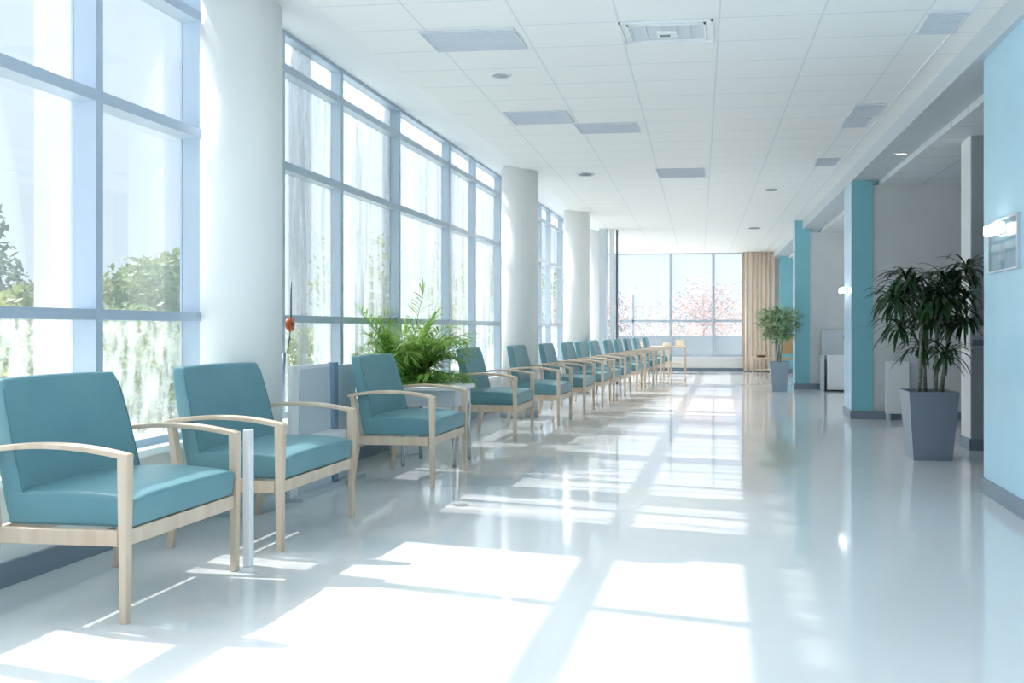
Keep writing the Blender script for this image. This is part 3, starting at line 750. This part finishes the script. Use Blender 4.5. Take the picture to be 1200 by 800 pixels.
# slim posts added outside the glass to cast shadow bands on the floor
for i, y in enumerate((6.42, 8.2, 9.95, 12.6)):
    struct('column_exterior_added', MB().box(-3.86, -3.62, y - .15, y + .15, -.2, 3.6), M['white'])
struct('column_exterior_added', MB().box(-4.42, -4.22, 5.05, 5.28, -.2, 3.6), M['beige'])  # added beige post, stands in for a pale band reflected in the pane
def tree(x, y, H, R, m, label, seed, dens=2600, leaf=.10, trunk=.1, base=.0, cat='tree', name='leafy_tree', group='trees outside the windows'):
    rnd = random.Random(seed)
    t = tag(empty(name, (x, y, -.2)), label, cat, group)
    if trunk: 
        mb = MB().tube([(0, 0, 0), (.05, .03, H * .4), (0, .05, H * .75)], trunk, 8, r1=trunk * .3)
        for k in range(5):
            a = k * 1.3; mb.tube([(.03, .02, H * .35 + k * .1), (R * .5 * math.cos(a), R * .5 * math.sin(a), H * .7)], trunk * .35, 5, r1=.01)
        mb.build('trunk', M['bark'], t)
    blobs = [(rnd.uniform(-1, 1) * R * .6, rnd.uniform(-1, 1) * R * .6, base + (H - base) * rnd.uniform(.2, .85), R * rnd.uniform(.3, .5)) for _ in range(14)]
    fol = MB()
    for k in range(dens):
        bx, by, bz, br = blobs[k % 14]
        v = Vector((rnd.gauss(0, 1), rnd.gauss(0, 1), rnd.gauss(0, 1))).normalized() * br * rnd.uniform(.5, 1.05)
        c = Vector((bx, by, bz)) + v
        if c.z > H or c.z < .02: continue
        a = Vector((rnd.gauss(0, 1), rnd.gauss(0, 1), rnd.gauss(0, 1))).normalized(); b = a.orthogonal().normalized(); L = leaf * rnd.uniform(.6, 1.3)
        fol.add([c - a * L, c + b * L * .4, c + a * L, c - b * L * .4], [(0, 1, 2, 3)])
    fol.build('foliage', M[m], t)
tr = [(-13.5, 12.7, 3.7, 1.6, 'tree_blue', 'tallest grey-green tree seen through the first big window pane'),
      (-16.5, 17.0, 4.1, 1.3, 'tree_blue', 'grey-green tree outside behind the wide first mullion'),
      (-12.0, 17.2, 3.0, 1.4, 'tree', 'yellow-green bush outside seen just before the thick white column'),
      (-11.0, 10.9, 2.0, 1.5, 'tree', 'low yellow-green bush outside the first big window pane'),
      (-14.5, 20.5, 3.0, 1.8, 'tree', 'pale tree outside glimpsed beside the thick white column'),
      (-10.5, 13.6, 1.7, 1.4, 'tree', 'low bush outside under the sill of the second pane')]
for i, (x, y, H, R, m, l) in enumerate(tr): tree(x, y, H, R, m, l, 20 + i, 5000, .09)
for i, (x, y, H) in enumerate(((-10, 24, 4.0), (-9, 31, 4.6), (-11, 38, 5.0), (-8.5, 45, 5.0))):
    tree(x, y, H, 2.4, 'tree', ['tree outside behind the streaked window, beside the palm', 'tree outside behind the streaked window, above the fourth armchair', 'tall tree outside before the second white column', 'tall tree far outside beyond the second white column'][i], 40 + i, 3000, .11)
rnd = random.Random(77); fol = MB()
for k in range(16000):
    y = rnd.uniform(1.5, 15); x = rnd.gauss(0, .42); z = rnd.uniform(.05, 1.35 + .18 * math.sin(y * 2.1) + .1 * math.sin(y * 5.3))
    a = Vector((rnd.gauss(0, 1), rnd.gauss(0, 1), rnd.gauss(0, 1))).normalized(); b = a.orthogonal().normalized(); L = rnd.uniform(.035, .075); c = Vector((x, y - 8, z))
    fol.add([c - a * L, c + b * L * .45, c + a * L, c - b * L * .45], [(0, 1, 2, 3)])
t = tag(empty('clipped_hedge', (-7.6, 8, -.15)), 'long low yellow-green hedge outside below the first two big panes', 'hedge')
fol.build('foliage', M['tree'], t)
mb = MB()
for k in range(22): mb.tube([(0, -6.2 + k * .6, 0), (.05, -6.15 + k * .6, .9)], .02, 5)
tag(mb.build('stems', M['bark'], t), kind='stuff')
struct('wall_garden', MB().box(-4.5, 6, 26.6, 26.9, -.2, .92), M['bluepanel'])
for i, (x, y, H, R) in enumerate(((-4.6, 29.6, 3.0, 2.4), (-.9, 34, 3.6, 2.7), (2.6, 29, 3.2, 2.0))):
    tree(x, y, H, R, 'autumn', ['pale pinkish tree outside the first pane of the end window', 'pale pinkish tree outside the middle pane of the end window', 'pale grey tree outside the end window by the curtain'][i], 60 + i, 5200, .055, .05)

# ---------------------------------------------------------------- light
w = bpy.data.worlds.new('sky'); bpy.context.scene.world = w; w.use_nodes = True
nt = w.node_tree
for n in list(nt.nodes): nt.nodes.remove(n)
out = N(nt, 'ShaderNodeOutputWorld'); bg = N(nt, 'ShaderNodeBackground'); tc = N(nt, 'ShaderNodeTexCoord'); sp = N(nt, 'ShaderNodeSeparateXYZ')
cr = N(nt, 'ShaderNodeValToRGB'); e = cr.color_ramp.elements
e[0].position = .0; e[0].color = (.84, .93, 1, 1); e[1].position = .6; e[1].color = (.60, .79, 1.0, 1)
nt.links.new(tc.outputs['Generated'], sp.inputs[0]); nt.links.new(sp.outputs[2], cr.inputs[0]); nt.links.new(cr.outputs[0], bg.inputs[0])
bg.inputs[1].default_value = .88
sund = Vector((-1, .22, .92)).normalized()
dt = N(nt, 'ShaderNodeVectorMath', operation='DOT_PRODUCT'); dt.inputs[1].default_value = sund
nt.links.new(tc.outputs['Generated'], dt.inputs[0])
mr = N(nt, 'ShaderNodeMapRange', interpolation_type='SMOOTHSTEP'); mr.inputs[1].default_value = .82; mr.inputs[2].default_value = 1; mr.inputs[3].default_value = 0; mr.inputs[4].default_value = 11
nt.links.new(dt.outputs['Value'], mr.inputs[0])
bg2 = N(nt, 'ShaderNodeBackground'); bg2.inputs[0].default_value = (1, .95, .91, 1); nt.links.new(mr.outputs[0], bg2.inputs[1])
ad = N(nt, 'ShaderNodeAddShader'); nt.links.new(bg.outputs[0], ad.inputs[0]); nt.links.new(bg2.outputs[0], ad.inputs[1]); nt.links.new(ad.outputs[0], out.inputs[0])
sl = bpy.data.lights.new('sun', 'SUN'); sl.energy = 5.6; sl.angle = math.radians(.6); sl.color = (1, .925, .86)
so = bpy.data.objects.new('sun', sl); C.objects.link(so)
dirv = Vector((1, -.22, -.89)); so.rotation_euler = dirv.to_track_quat('-Z', 'Y').to_euler(); so.location = (-8, 5, 8)

cam = bpy.data.cameras.new('camera'); co = bpy.data.objects.new('camera', cam); C.objects.link(co)
co.location = (0, 0, EYE); co.rotation_euler = (PI / 2, 0, YAW)
cam.sensor_width = 36; cam.lens = 30; cam.shift_x = -145 / 1200; cam.shift_y = -15 / 1200; cam.clip_start = .05; cam.clip_end = 300
sc = bpy.context.scene; sc.camera = co
sc.view_settings.view_transform = 'Standard'; sc.view_settings.look = 'None'; sc.view_settings.gamma = 1; sc.view_settings.use_curve_mapping = False
sc.view_settings.exposure = 0.32
sc.cycles.max_bounces = 12; sc.cycles.diffuse_bounces = 9; sc.cycles.transparent_max_bounces = 16; sc.cycles.use_denoising = True
sc.cycles.sample_clamp_indirect = 6
